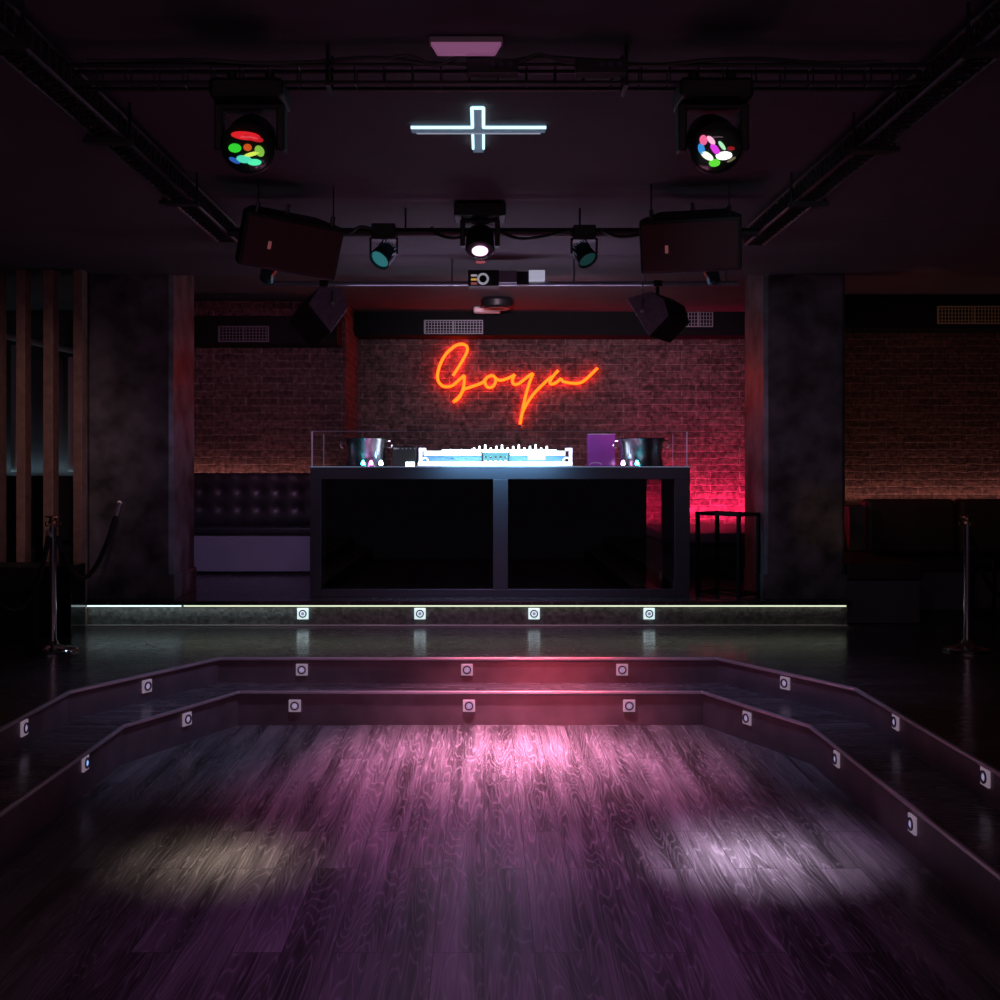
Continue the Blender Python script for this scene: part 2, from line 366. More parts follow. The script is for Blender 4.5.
# bulkheads that carry the air grilles
b = MB(); b.box(-1.385, 3.29, 12.3, 12.695, 3.00, ZR-.001); struct(b.build('trim_5', m_duct), 'dark duct bulkhead over the recess')
b = MB(); b.box(-3.45, -1.42, 11.1, 11.495, 2.785, 3.05); struct(b.build('trim_6', m_duct), 'dark duct bulkhead, left')
b = MB(); b.box(3.31, 6.29, 11.1, 11.495, 2.93, ZR-.001); struct(b.build('trim_7', m_duct), 'dark duct bulkhead, right')
# columns
for x0, x1, lab in ((-3.07, -2.40, 'dark polished plaster column left of the booth'), (2.16, 2.79, 'dark polished plaster column right of the booth')):
    cx = (x0+x1)/2; hw = (x1-x0)/2
    ch = .03
    poly = [(-hw+ch, -.33), (hw-ch, -.33), (hw, -.33+ch), (hw, .33), (-hw, .33), (-hw, -.33+ch)]
    b = MB(); b.prism(poly, 0, ZR-ZS); o = b.build('column', m_column, loc=(cx, 9.19, ZS)); struct(o, lab)
    hw2 = hw+.018
    if x0 > 0: hw2 = hw + .006
    b = MB(); b.box(-hw2, hw2, -.345, .345, 0, .19); o2 = b.build('baseboard', m_column, o, bevel=.004)

# ------------------------------------------------------------------ LED tape and step lights
def led(name, m, x0, x1, y, z, label, d=.008):
    b = MB(); b.box(x0, x1, y-d/2, y+d/2, z-d/2, z+d/2); return tag(b.build(name, m), label, 'led strip')
led('led_strip', m_led, -2.28, 2.75, 8.735, .532, 'long warm white LED strip under the stage lip', .010)
led('led_strip', m_ledc, -3.09, -2.30, 8.735, .532, 'cool white LED strip under the left end of the stage lip', .010)
led('led_strip', m_ledw, -3.3, -1.45, 11.47, 1.49, 'orange LED strip at the foot of the left brick wall')
led('led_strip', m_ledw, 3.35, 6.2, 11.46, 1.215, 'orange LED strip at the foot of the right brick wall')
led('led_strip', m_ledm, 1.6, 3.2, 12.66, .94, 'magenta LED strip behind the bench right of the booth')
led('led_strip', m_ledc, -6.2, -3.6, 12.16, 1.44, 'cool LED strip behind the wooden slat screen')

m_plate = mat('step_light_plate', (.62, .55, .62), .35, .3, emit=(.75, .55, .75), estr=.22)  # slight plate glow imitates light falling from above
m_lensb = glow('step_light_lens', (.6, .5, .9), .45, (.2, .2, .3))
m_lens_blue = glow('step_light_lens_blue', (.25, .5, 1), 1.1)
m_ring = mat('step_light_ring', (.05, .05, .09), .3)
m_plate_stage = mat('step_light_plate_lit', (.75, .8, .8), .35, .2, emit=(.62, .82, .85), estr=1.1)  # stronger glow makes the stage plates look lit white
def step_light(px, py, Y, nrm, label, x=None, s=.075, lens=None, plate=None):
    """plate on a riser; nrm = outward direction in plan"""
    n = Vector((nrm[0], nrm[1], 0)).normalized()
    xx = X(px, Y) if x is None else x
    t = thing('step_light', label, 'step light', (xx+n.x*.001, Y+n.y*.001, Z(py, Y)), (0, 0, math.atan2(n.x, -n.y)), 'recessed step lights in the risers')
    h = s/2
    b = MB(); b.box(-h, h, -.012, 0, -h, h); b.build('plate', plate or m_plate, t, bevel=.004)
    b = MB(); b.lathe([(h*.72, -.0125), (h*.72, -.018), (h*.5, -.018), (h*.5, -.0125)], mtx=Matrix.Rotation(0, 3, 'X'), n=24, cap=False)
    for v in b.bm.verts: v.co = Vector((v.co.x, v.co.z, v.co.y))
    b.build('ring', m_ring, t)
    b = MB(); b.cyl((0, -.0125, 0), (0, -.017, 0), h*.30, n=16); b.build('lens', lens or m_lensb, t)
    return t
fr = (0, -1)
for px, lab in ((303, 'square step light on the stage front below the left end of the booth'), (420, 'square step light on the stage front below the left booth panel'),
                (534, 'square step light on the stage front just right of the booth centre post'), (649, 'square step light on the stage front below the right booth panel')):
    step_light(px, 613.5, 8.738, fr, lab, s=.085, plate=m_plate_stage)
step_light(77, 607, 8.738, fr, 'bluish step light at the far left end of the stage front', s=.075, lens=m_lens_blue)
for px, lab in ((302, 'step light at the left of the straight upper riser'), (467, 'step light in the middle of the straight upper riser'), (622, 'step light at the right of the straight upper riser')):
    step_light(px, 669.5, 7.32, fr, lab)
for px, lab in ((295, 'step light at the left of the straight lower riser'), (469, 'step light in the middle of the straight lower riser'), (629, 'step light at the right of the straight lower riser')):
    step_light(px, 705.5, 7.07, fr, lab)
def on_seg(a, c, px):
    """point on plan segment a-c seen at column px"""
    k = (px-484)/F; (x0, y0), (x1, y1) = a, c
    t = (k*y0-x0)/((x1-x0)-k*(y1-y0)); return x0+(x1-x0)*t, y0+(y1-y0)*t
def seg_light(path, i, px, py, lab, lens=None):
    a, c = path[i], path[i+1]; x, y = on_seg(a, c, px)
    e = Vector((c[0]-a[0], c[1]-a[1])); n = (e.y, -e.x)
    step_light(px, py, y, n, lab, x=x, lens=lens)
seg_light(U, 1, 146, 686, 'step light on the left slanted upper riser')
seg_light(U, 0, 23, 728, 'step light on the left upper riser that runs towards the viewer')
seg_light(Lw, 1, 186, 719, 'step light on the left slanted lower riser')
seg_light(Lw, 0, 84, 763, 'blue glowing step light on the left lower riser near the picture edge', m_lens_blue)
seg_light(U, 3, 786, 683, 'step light on the right slanted upper riser')
seg_light(U, 4, 897, 722, 'farther of two step lights on the right upper riser running to the viewer')
seg_light(U, 4, 987, 777, 'nearer of two step lights on the right upper riser running to the viewer')
seg_light(Lw, 3, 748, 718, 'step light on the right slanted lower riser')
seg_light(Lw, 4, 838, 759, 'farther of two step lights on the right lower riser running to the viewer')
seg_light(Lw, 4, 914, 824, 'nearer of two step lights on the right lower riser running to the viewer')

# ------------------------------------------------------------------ DJ booth
BX0, BX1 = X(310, 9.0), X(690, 9.0); BT = 1.592
t = thing('dj_booth', 'wide dark metal DJ booth with two black glass front panels on the stage', 'dj booth', (.12, 9.0, ZS))
o_ = (.12, 9.0, ZS)
def rel(b, name, m, t, o_=o_, **k): return b.build(name, m, t, off=o_, **k)
b = MB(); b.box(BX0, BX1, 9.0, 9.7, BT-.10, BT); rel(b, 'countertop', m_frame, t, bevel=.003)
for xa, xb in ((310, 321), (675, 690)):
    b = MB(); b.box(X(xa, 9), X(xb, 9), 9.0, 9.08, ZS, BT-.10); rel(b, 'leg', m_frame, t, bevel=.003)
    b = MB(); b.box(X(xa, 9), X(xb, 9), 9.62, 9.7, ZS, BT-.10); rel(b, 'leg', m_frame, t, bevel=.003)
b = MB(); b.box(X(493, 9), X(508, 9), 9.0, 9.08, ZS+.06, BT-.10); rel(b, 'centre_post', m_frame, t, bevel=.003)
b = MB(); b.box(X(321, 9), X(675, 9), 9.0, 9.08, ZS, ZS+.06); rel(b, 'bottom_rail', m_frame, t, bevel=.003)
for xa, xb in ((321, 493), (508, 675)):
    b = MB(); b.box(X(xa, 9)+.001, X(xb, 9)-.001, 9.03, 9.036, ZS+.06, BT-.10); rel(b, 'glass_panel', m_dglass, t)
b = MB(); b.box(BX0+.1, X(650, 9), 9.2, 9.69, ZS+.02, BT-.102); rel(b, 'inner_cabinet', m_gblack, t)
b = MB(); b.box(BX0, BX1, 8.996, 9.0, BT-.006, BT); rel(b, 'glow_edge', mat('glow_edge', (.6, .65, .75), .3, .4, emit=(.3, .5, .8), estr=.25), t)  # glow put in for the bright line along the countertop edge
# glass screen on the booth
GT = 1.865
t = thing('glass_screen', 'clear glass screen standing around the top of the DJ booth', 'screen', (.12, 9.02, BT))
o_ = (.12, 9.02, BT)
b = MB(); b.box(BX0+.01, BX1-.02, 9.015, 9.021, BT, GT); rel(b, 'front_pane', m_glass, t, o_)
for sx in (BX0+.01, BX1-.026):
    b = MB(); b.box(sx, sx+.006, 9.022, 9.68, BT, GT); rel(b, 'side_pane', m_glass, t, o_)
    b = MB(); b.box(sx-.001, sx+.009, 9.012, 9.022, BT, GT); rel(b, 'corner_edge', m_edge, t, o_)
    b = MB(); b.box(sx, sx+.006, 9.68, 9.684, BT, GT); rel(b, 'rear_edge', m_edge, t, o_)
b = MB(); b.box(BX0+.01, BX1-.02, 9.014, 9.022, GT, GT+.006); rel(b, 'top_edge', mat('pane_edge', (.3, .33, .38), .3), t, o_)

# DJ gear, seen from behind
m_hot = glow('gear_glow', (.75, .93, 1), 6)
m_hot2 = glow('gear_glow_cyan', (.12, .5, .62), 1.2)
def player(x0, x1, label):
    cx = (x0+x1)/2; w_ = (x1-x0)/2
    t = thing('media_player', label, 'dj player', (cx, 9.25, BT), group='players on the DJ booth')
    b = MB(); b.box(-w_, w_, 0, .38, .035, .125); b.build('body', m_blue, t, bevel=.006)
    b = MB(); b.box(-w_+.01, w_-.01, -.006, 0, .090, .124); b.build('lit_top_edge', m_hot, t)
    b = MB(); b.box(-w_+.03, w_-.03, -.004, 0, .045, .085); b.build('rear_panel', m_blue, t)
    for s_ in (-1, 1):
        b = MB(); b.cyl((s_*(w_-.05), .05, 0), (s_*(w_-.05), .05, .035), .022, n=16); b.build('foot', m_steel, t)
    b = MB(); b.cyl((0, -.012, .06), (0, 0, .06), .007, n=10); b.build('socket', m_chrome, t)
    b = MB(); b.lathe([(.14, 0), (.14, .012), (.13, .018), (.0, .018)], (0, .19, .125), 32, cap=False); b.build('jog_wheel', m_steel, t, smooth=True)
    return t
player(X(423, 9.25), X(482, 9.25), 'left DJ player with blue rear panel on the glowing booth top')
player(X(509, 9.25), X(566, 9.25), 'right DJ player with white sticker on the glowing booth top')
# mixer
x0, x1 = X(483, 9.25), X(508, 9.25); cx = (x0+x1)/2; w_ = (x1-x0)/2
t = thing('dj_mixer', 'cyan lit DJ mixer between the two players', 'mixer', (cx, 9.22, BT))
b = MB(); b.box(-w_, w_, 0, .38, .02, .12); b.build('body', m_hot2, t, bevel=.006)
b = MB(); b.box(-w_-.002, w_+.002, -.006, 0, .112, .130); b.build('lit_top_edge', m_hot, t)
for k in range(5):
    for r_ in range(2):
        b = MB(); b.cyl((-.08+.04*k, -.016, .045+.03*r_), (-.08+.04*k, -.001, .045+.03*r_), .009, n=10); b.build('socket', m_chrome, t)
# sticker
tag(MB().box(X(528, 9.24), X(545, 9.24), 9.225, 9.24, BT+.055, BT+.115).build('paper_label', glow('paper', (.9, .8, .95), .7, (.8, .8, .8))), 'white paper card propped at the right DJ player', 'card')  # card given a glow of its own to look lit
# knobs above the gear
for k in range(14):
    xx = X(474+5.6*k, 9.4)
    t = thing('lit_knob', 'small glowing knob in the row along the top of the mixer and players', 'knob', (xx, 9.40, BT+.125), group='glowing knobs above the DJ gear')
    h = .03 + .012*((k*7) % 3)
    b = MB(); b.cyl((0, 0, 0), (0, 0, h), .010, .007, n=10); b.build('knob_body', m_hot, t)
# rounded white side handles + white light bar below the gear
t = thing('light_bar', 'long bright white light bar lying along the booth top under the DJ gear', 'light bar', (X(495, 9.15), 9.15, BT))
b = MB(); hw = (X(573, 9.15)-X(419, 9.15))/2; b.box(-hw, hw, 0, .05, .008, .036); b.build('diffuser', glow('bar_white', (.85, .95, 1), 7), t, bevel=.008)
b = MB(); b.box(-hw-.01, hw+.01, -.004, .06, 0, .010); b.build('base', m_steel, t)
for sx, lab in ((421, 'white loop handle at the left end of the DJ gear'), (570, 'white loop handle at the right end of the DJ gear')):
    t = thing('gear_handle', lab, 'handle', (X(sx, 9.3), 9.22, BT), group='handles of the DJ gear')
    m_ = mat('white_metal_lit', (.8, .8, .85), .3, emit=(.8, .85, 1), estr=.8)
    d = 1 if sx < 500 else -1
    b = MB(); b.box(-.014, .014, 0, .03, 0, .145).box(-.014, .03*d+.014, 0, .03, .125, .150) if d > 0 else b.box(-.014, .014, 0, .03, 0, .145).box(-.044, .014, 0, .03, .125, .150)
    b.build('handle_bar', m_, t, bevel=.006)
    b = MB(); b.tube([(d*.035+.026*math.cos(a), -.004, .045+.026*math.sin(a)) for a in [2*PI*k/20 for k in range(21)]], .007, 8); b.build('ring', m_, t, smooth=True)
# black processor with small lit buttons, left of the players
t = thing('effects_unit', 'dark DJ unit with a row of tiny lit buttons left of the players', 'audio unit', (X(403, 9.3), 9.3, BT))
b = MB(); b.box(-.085, .11, 0, .25, .0, .165); b.build('body', m_black, t, bevel=.006)
for k in range(6):
    b = MB(); b.box(-.075+.033*k, -.067+.033*k+(.02 if k == 0 else 0), -.004, 0, .14, .15); b.build('button', glow('button_%d' % k, (.55, .5, .6), .5), t)
t = thing('power_brick', 'tiny white glowing box on the booth top left of the light bar', 'box', (X(410, 9.12), 9.12, BT))
b = MB(); b.box(-.035, .035, 0, .04, 0, .036); b.build('box_body', m_hot, t, bevel=.005)

# hourglass champagne buckets
def bucket(px0, px1, label):
    Y = 9.3; cx = (X(px0, Y)+X(px1, Y))/2; r = (X(px1, Y)-X(px0, Y))/2
    t = thing('champagne_bucket', label, 'ice bucket', (cx, Y, BT), group='champagne buckets on the booth')
    H = .225
    prof = [(r*.95, 0), (r*.93, .01), (r*.87, H*.25), (r*.86, H*.45), (r*.90, H*.75), (r*.98, H*.97), (r, H), (r*.985, H+.004), (r*.95, H-.004), (r*.86, H*.7), (r*.80, H*.4), (r*.80, .02), (.001, .015)]
    b = MB(); b.lathe(prof, n=48, cap=False); b.build('bowl', mat('mirror_metal', (.42, .40, .44), .24, 1), t, smooth=True)
    b = MB(); b.lathe([(r*.88, 0), (r*.88, .008), (r*.80, .010), (r*.80, 0)], n=48, cap=False); b.build('foot_ring', m_chrome, t, smooth=True)
    for s_ in (-1, 1):
        b = MB(); b.tube(smoothpath([(s_*r*.96, 0, H*.92), (s_*(r+.025), 0, H*.9), (s_*(r+.022), 0, H*.68), (s_*r*.86, 0, H*.7)], 4), .006, 8); b.build('handle', m_chrome, t, smooth=True)
    return t
bucket(344, 388, 'mirrored champagne bucket on the left of the booth top')
bucket(617, 665, 'mirrored champagne bucket on the right of the booth top')
# small coloured lamps standing before the buckets
for px, c_, nm in ((363, (.05, .75, .85), 'cyan'), (371, (.8, .1, .6), 'magenta'), (381, (.95, .75, 1), 'white'), (623, (1, .45, .95), 'pink'), (637, (.05, .7, .8), 'cyan')):
    side = 'left' if px < 500 else 'right'
    t = thing('accent_lamp', 'tiny %s accent lamp at the foot of the %s champagne bucket' % (nm, side), 'lamp', (X(px, 9.09), 9.09, BT), group='tiny accent lamps at the buckets')
    b = MB(); b.cyl((0, 0, 0), (0, 0, .012), .016, n=16); b.build('lamp_base', m_black, t)
    b = MB(); b.lathe([(.001, .012), (.014, .012), (.016, .024), (.010, .040), (.001, .050)], n=16, cap=False); b.build('bulb', glow('bulb_'+nm, c_, 30), t)
    l = bpy.data.lights.new('accent', 'SPOT'); l.color = c_; l.energy = 5; l.spot_size = math.radians(70); l.spot_blend = 1; l.shadow_soft_size = .01
    o = bpy.data.objects.new('accent_beam', l); C.objects.link(o); o.location = (X(px, 9.09), 9.06, BT+.035); aim(o, (X(px, 9.3), 9.3, BT+.25))
# purple case and glasses
t = thing('purple_case', 'upright purple acrylic case between the players and the right bucket', 'case', (X(601, 9.45), 9.40, BT))
b = MB(); b.box(-.112, .112, 0, .12, 0, .262); b.build('case_body', m_purple, t, bevel=.004)
b = MB(); b.box(-.114, .114, -.004, .002, .262, .267); b.build('case_rim', m_edge, t)
b = MB(); b.tube([(-.05+.1*math.cos(a)*.5, -.01, .012+.02*math.sin(a)) for a in [PI*k/10 for k in range(11)]], .004, 6); b.build('cable_loop', m_edge, t)

# ------------------------------------------------------------------ neon sign
strokes = [
 [(165,228),(190,190),(225,130),(237,97),(229,78),(207,71),(175,80),(130,120),(102,170),(88,220),(91,255),(110,278),(135,284),(165,276),(195,250),(221,226)],
 [(221,226),(221,258),(216,292),(200,328),(166,361)],
 [(166,361),(195,340),(218,300),(250,286),(310,264),(335,238),(362,226)],
 [(362,226),(338,236),(325,255),(330,278),(346,288),(364,282),(377,262),(376,240),(362,226)],
 [(376,240),(400,252),(430,245),(460,232),(474,222)],
 [(474,222),(462,250),(468,270),(490,270),(520,248),(550,225),(566,217)],
 [(566,217),(548,262),(530,322),(514,395),(500,472)],
 [(500,472),(510,420),(535,368),(570,318),(602,284),(640,248),(660,232)],
 [(692,202),(668,228),(650,258),(657,271),(680,263),(706,242)],
 [(706,242),(714,256),(745,264),(785,267),(815,257),(845,232),(888,190)]]
YN = 12.62
def npt(p): return P(420+p[0]/5, 330+p[1]/5, YN)
t = thing('neon_sign', 'orange-red neon script sign reading Goya on the brick wall', 'neon sign', (X(518, YN), YN, Z(385, YN)))
o_ = tuple(t.location)
b = MB()
for s_ in strokes: b.tube(smoothpath([npt(p) for p in s_], 5), .0165, 8)
rel(b, 'neon_tube', m_neoncore, t, o_, smooth=True)
b = MB()
for p in ((237, 97), (91, 255), (221, 258), (346, 288), (500, 472), (530, 322), (657, 271), (845, 232)):
    q = npt(p); b.cyl(q, (q.x, 12.7, q.z), .008, n=8)
rel(b, 'standoff', m_black, t, o_)
b = MB()
for s_ in strokes: b.tube(smoothpath([npt(p)+Vector((0, .042, 0)) for p in s_], 4), .013, 6)
rel(b, 'halo_tube', glow('neon_halo', (1, .006, .006), 26), t, o_, smooth=True)  # added red tube hidden behind the script, makes the wall halo

# ------------------------------------------------------------------ benches
def tufted(x0, x1, z0, z1, y, nx, nz, depth=.035, thick=.12):
    """button-tufted back: dimpled front, flat rear"""
    b = MB(); bm = b.bm; NX, NZ = nx*6, nz*6; g = []
    for j in range(NZ+1):
        row = []
        for i in range(NX+1):
            u, v = i/NX*nx, j/NZ*nz
            d = min(math.hypot(u-a, v-c) for a in (math.floor(u), math.ceil(u)) for c in (math.floor(v), math.ceil(v)))
            k = min(1, d/.5); edge = min(u, nx-u, v, nz-v); e = min(1, edge/.2)
            row.append(bm.verts.new((x0+(x1-x0)*i/NX, y - depth*(.15+.85*math.sin(k*PI/2))*(.4+.6*e), z0+(z1-z0)*j/NZ)))
        g.append(row)
    for j in range(NZ):
        for i in range(NX): bm.faces.new((g[j][i], g[j][i+1], g[j+1][i+1], g[j+1][i]))
    b.box(x0, x1, y+.001, y+thick, z0, z1); return b
t = thing('banquette', 'black tufted banquette with pale violet base left of the booth', 'bench', (-2.4, 11.1, ZS))
o_ = tuple(t.location)
b = tufted(-3.3, -1.45, ZS+.45, 1.53, 11.25, 10, 3); rel(b, 'backrest', m_leather, t, o_, smooth=True)
b = MB(); b.box(-3.3, -1.45, 10.86, 11.24, .952, 1.02); rel(b, 'seat', m_leather, t, o_, bevel=.02)
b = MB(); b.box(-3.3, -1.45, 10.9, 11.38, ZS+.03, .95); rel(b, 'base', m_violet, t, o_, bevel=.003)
b = MB(); b.box(-3.3, -1.45, 10.93, 11.38, ZS, ZS+.03); rel(b, 'plinth', m_black, t, o_)
t = thing('bench', 'low dark bench under the magenta lit bricks right of the booth', 'bench', (2.5, 11.5, ZS))
o_ = tuple(t.location)
b = MB(); b.box(1.7, 3.25, 10.75, 12.55, ZS+.30, ZS+.40); rel(b, 'seat', mat('violet_leather', (.10, .05, .10), .5), t, o_, bevel=.02)
b = MB(); b.box(1.7, 3.25, 10.85, 12.55, ZS, ZS+.29); rel(b, 'base', mat('teal_black', (.03, .04, .045), .6), t, o_)
t = thing('corner_bench', 'dark brown seat block against the right column with grey base', 'bench', (3.1, 9.3, ZP))
o_ = tuple(t.location)
b = MB(); b.box(2.80, 3.39, 8.87, 10.2, .71, .84); rel(b, 'seat', m_brown, t, o_, bevel=.02)
b = MB(); b.box(2.80, 3.37, 8.89, 10.2, ZP, .709); rel(b, 'base', m_greybase, t, o_, bevel=.004)
t = thing('banquette', 'long dark banquette below the right brick wall, high padded back', 'bench', (4.6, 10.2, ZP))
o_ = tuple(t.location)
for xa, xb in ((X(866, 10.3), X(957, 10.3)), (X(959, 10.3), X(1060, 10.3))):
    b = MB(); b.box(xa+.003, xb-.003, 10.3, 10.5, .80, 1.30); o = rel(b, 'back_cushion', m_brown, t, o_)
    bv = o.modifiers.new('bevel', 'BEVEL'); bv.width = .05; bv.segments = 4
b = MB(); b.box(3.31, 6.28, 10.52, 11.35, ZP, 1.24); rel(b, 'ledge', m_black, t, o_)
b = MB(); b.box(3.42, 6.28, 9.68, 10.28, .70, .79); rel(b, 'seat', m_brown, t, o_, bevel=.02)
b = MB(); b.box(3.42, 6.28, 9.70, 10.5, ZP, .70); rel(b, 'base', m_greybase, t, o_, bevel=.004)
b = MB(); b.box(X(850, 10.2), X(865, 10.2), 10.21, 10.3, .85, 1.24); rel(b, 'end_panel', mat('end_panel', (.10, .085, .08), .6), t, o_)
t = thing('banquette', 'black banquette behind the wooden slats on the far left', 'bench', (-4.7, 11.6, ZP))
o_ = tuple(t.location)
b = MB(); b.box(-6.2, -3.6, 11.7, 11.95, ZP+.45, 1.50); rel(b, 'backrest', m_leather, t, o_, bevel=.03)
b = MB(); b.box(-6.2, -3.6, 11.1, 11.69, ZP+.36, ZP+.45); rel(b, 'seat', m_leather, t, o_, bevel=.03)
b = MB(); b.box(-6.2, -3.6, 11.15, 11.95, ZP, ZP+.36); rel(b, 'base', m_black, t, o_)

# ------------------------------------------------------------------ metal frame tables
def frame_table(x0, x1, y0, y1, z0, z1, label, r=.013):
    t = thing('side_table', label, 'table', ((x0+x1)/2, (y0+y1)/2, z0), group='black metal frame side tables')
    a, c = (x1-x0)/2, (y1-y0)/2; H = z1-z0
    for sx in (-1, 1):
        for sy in (-1, 1):
            b = MB(); b.box(sx*a-r, sx*a+r, sy*c-r, sy*c+r, 0, H-2*r); b.build('leg', m_blackm, t)
    b = MB()
    for z in (H-2*r,):
        b.box(-a-r, a+r, -c-r, -c+r, z, z+2*r).box(-a-r, a+r, c-r, c+r, z, z+2*r)
        b.box(-a-r, -a+r, -c+r, c-r, z, z+2*r).box(a-r, a+r, -c+r, c-r, z, z+2*r)
    b.build('top_frame', m_blackm, t)
    b = MB(); b.box(-a+r, a-r, -c+r, c-r, H-r, H-r*.4); b.build('glass_top', m_glass, t)
    b = MB(); b.box(-a+r, a-r, -c-r*.5, -c+r*.5, .02, .04).box(-a+r, a-r, c-r*.5, c+r*.5, .02, .04).box(-a-r*.5, -a+r*.5, -c+r, c-r, .02, .04).box(a-r*.5, a+r*.5, -c+r, c-r, .02, .04)
    b.build('bottom_frame', m_blackm, t)
    return t
ft = frame_table(1.800, 2.038, 8.880, 9.288, ZS, Z(513, 8.9), 'black metal cube frame table between the booth and right column')
ft.rotation_euler.z = math.radians(39); ft.location = (1.925, 9.084, ZS)
frame_table(X(994, 9.1), X(1040, 9.1), 9.1, 9.5, ZP, Z(560, 9.1), 'black metal frame table at the far right edge beside the stanchion')

# ------------------------------------------------------------------ stanchions and ropes
def stanchion(px, Y, ztop, label, m):
    t = thing('stanchion', label, 'stanchion', (X(px, Y), Y, ZP), group='chrome rope stanchions')
    H = ztop-ZP
    b = MB(); b.lathe([(.001, 0), (.155, 0), (.157, .012), (.150, .020), (.06, .034), (.034, .05), (.028, .07), (.001, .07)], n=48, cap=False); b.build('base', m, t, smooth=True)
    b = MB(); b.cyl((0, 0, .05), (0, 0, H-.05), .023, n=24); b.build('pole', m, t, smooth=True)
    b = MB(); b.lathe([(.001, H-.05), (.028, H-.05), (.030, H-.035), (.024, H-.028), (.024, H-.012), (.050, H-.008), (.052, H), (.001, H+.004)], n=32, cap=False); b.build('cap', m_brass, t, smooth=True)
    b = MB()
    for a in (0, PI/2, PI, 3*PI/2):
        c_, s_ = math.cos(a), math.sin(a)
        b.tube(smoothpath([(c_*.022, s_*.022, H-.06), (c_*.045, s_*.045, H-.065), (c_*.05, s_*.05, H-.045), (c_*.04, s_*.04, H-.04)], 4), .004, 6)
    b.build('hook_ring', m_brass, t, smooth=True)
    return t
stanchion(53, 7.54, Z(516, 7.54), 'chrome rope stanchion on the left beside the dark plinth', m_chrome)
stanchion(967, 7.58, Z(516, 7.58), 'chrome rope stanchion on the right before the dark banquette', m_chrome)
def rope(pts, label, ends=(1, 1)):
    pts = smoothpath(pts, 6); c = pts[0]
    t = thing('velvet_rope', label, 'rope', tuple(c), group='black velvet barrier ropes')
    b = MB(); b.tube(pts[2:-2], .017, 10); b.build('rope_cord', m_rope, t, off=tuple(c), smooth=True)
    for a, d, e in ((pts[0], pts[3], ends[0]), (pts[-1], pts[-4], ends[1])):
        if e:
            b = MB(); b.tube([a, a.lerp(d, .4), a.lerp(d, .8)], .0185, 10); b.build('end_cap', m_steel, t, off=tuple(c), smooth=True)
q = P(57, 531, 7.54)
rope([q, P(62, 552, 7.6), P(72, 572, 7.8), P(83, 578, 8.0), P(95, 568, 8.25), P(108, 540, 8.55), P(119, 504, 8.82)], 'black velvet rope hanging from the left stanchion to the column', (0, 1))
rope([P(49, 531, 7.54), P(46, 550, 7.45), P(38, 580, 7.3), P(22, 607, 7.1), P(5, 608, 6.9), P(-20, 585, 6.6)], 'dark rope sagging left from the left stanchion out of frame', (1, 0))
rope([P(970, 532, 7.58), P(976, 550, 7.6), P(984, 575, 7.6), P(1000, 596, 7.6), P(1030, 600, 7.6)], 'black rope hanging right from the right stanchion', (0, 0))
b = MB(); b.cyl(P(119.5, 503, 8.83), P(119.5, 503, 8.855), .018, n=16); tag(b.build('rope_hook', m_steel), 'small steel rope hook plate on the left column', 'hook')

# ------------------------------------------------------------------ left plinth, slat screen, pipe
t = thing('plinth', 'dark box plinth behind the left stanchion', 'plinth', (X(40, 8.1), 8.05, ZP))
o_ = tuple(t.location)
b = MB(); b.box(X(-60, 8.05), X(36, 8.05), 8.05, 8.5, ZP, .885); rel(b, 'plinth_body', m_black, t, o_, bevel=.006)
b = MB(); b.box(X(37, 8.2), X(71, 8.2), 8.2, 8.5, ZP, .88); rel(b, 'side_block', m_gblack, t, o_, bevel=.004)
t = thing('slat_screen', 'tall screen of upright brown wooden slats at the left', 'screen', (X(45, 8.62), 8.62, ZP))
o_ = tuple(t.location)
for xa, xb in ((-27, -13), (-9, 4), (16, 29), (43, 57), (73, 86)):
    b = MB(); b.box(X(xa, 8.62), X(xb, 8.62)-.03, 8.62, 8.74, ZP, ZC); rel(b, 'slat', m_wood, t, o_, bevel=.004)
b = MB(); b.box(X(-30, 8.62), X(87, 8.62), 8.76, 8.80, ZP, ZP+.2); rel(b, 'base_rail', m_black, t, o_)
b = MB(); b.tube([P(-20, 331, 9.6), P(10, 337, 10.2), P(78, 352, 11.9)], .03, 12); tag(b.build('pipe', m_vent, smooth=True), 'dark round pipe running below the ceiling behind the slats', 'pipe')

# ------------------------------------------------------------------ trusses and bars
def lattice(p0, p1, w_, h_, step, r, rr, diag=False, diagboth=False):
    p0, p1 = Vector(p0), Vector(p1); d = (p1-p0); L = d.length; d.normalize()
    sidev = Vector((-d.y, d.x, 0)).normalized(); up = Vector((0, 0, 1)); b = MB()
    cs = [sidev*sx*w_/2 + up*sz*h_ for sx in (-1, 1) for sz in (0, 1)]
    for c_ in cs: b.cyl(p0+c_, p1+c_, r, n=8)
    n = int(L/step)
    for i in range(n+1):
        q = p0+d*(i*L/n)
        for a, c_ in ((0, 1), (2, 3), (0, 2), (1, 3)): b.cyl(q+cs[a], q+cs[c_], rr, n=5)
        if diag and i < n:
            q2 = p0+d*((i+1)*L/n)
            for a, c_ in ((0, 2), (0, 1), (2, 3)): b.cyl(q+cs[a], q2+cs[c_], rr, n=5)
    return b
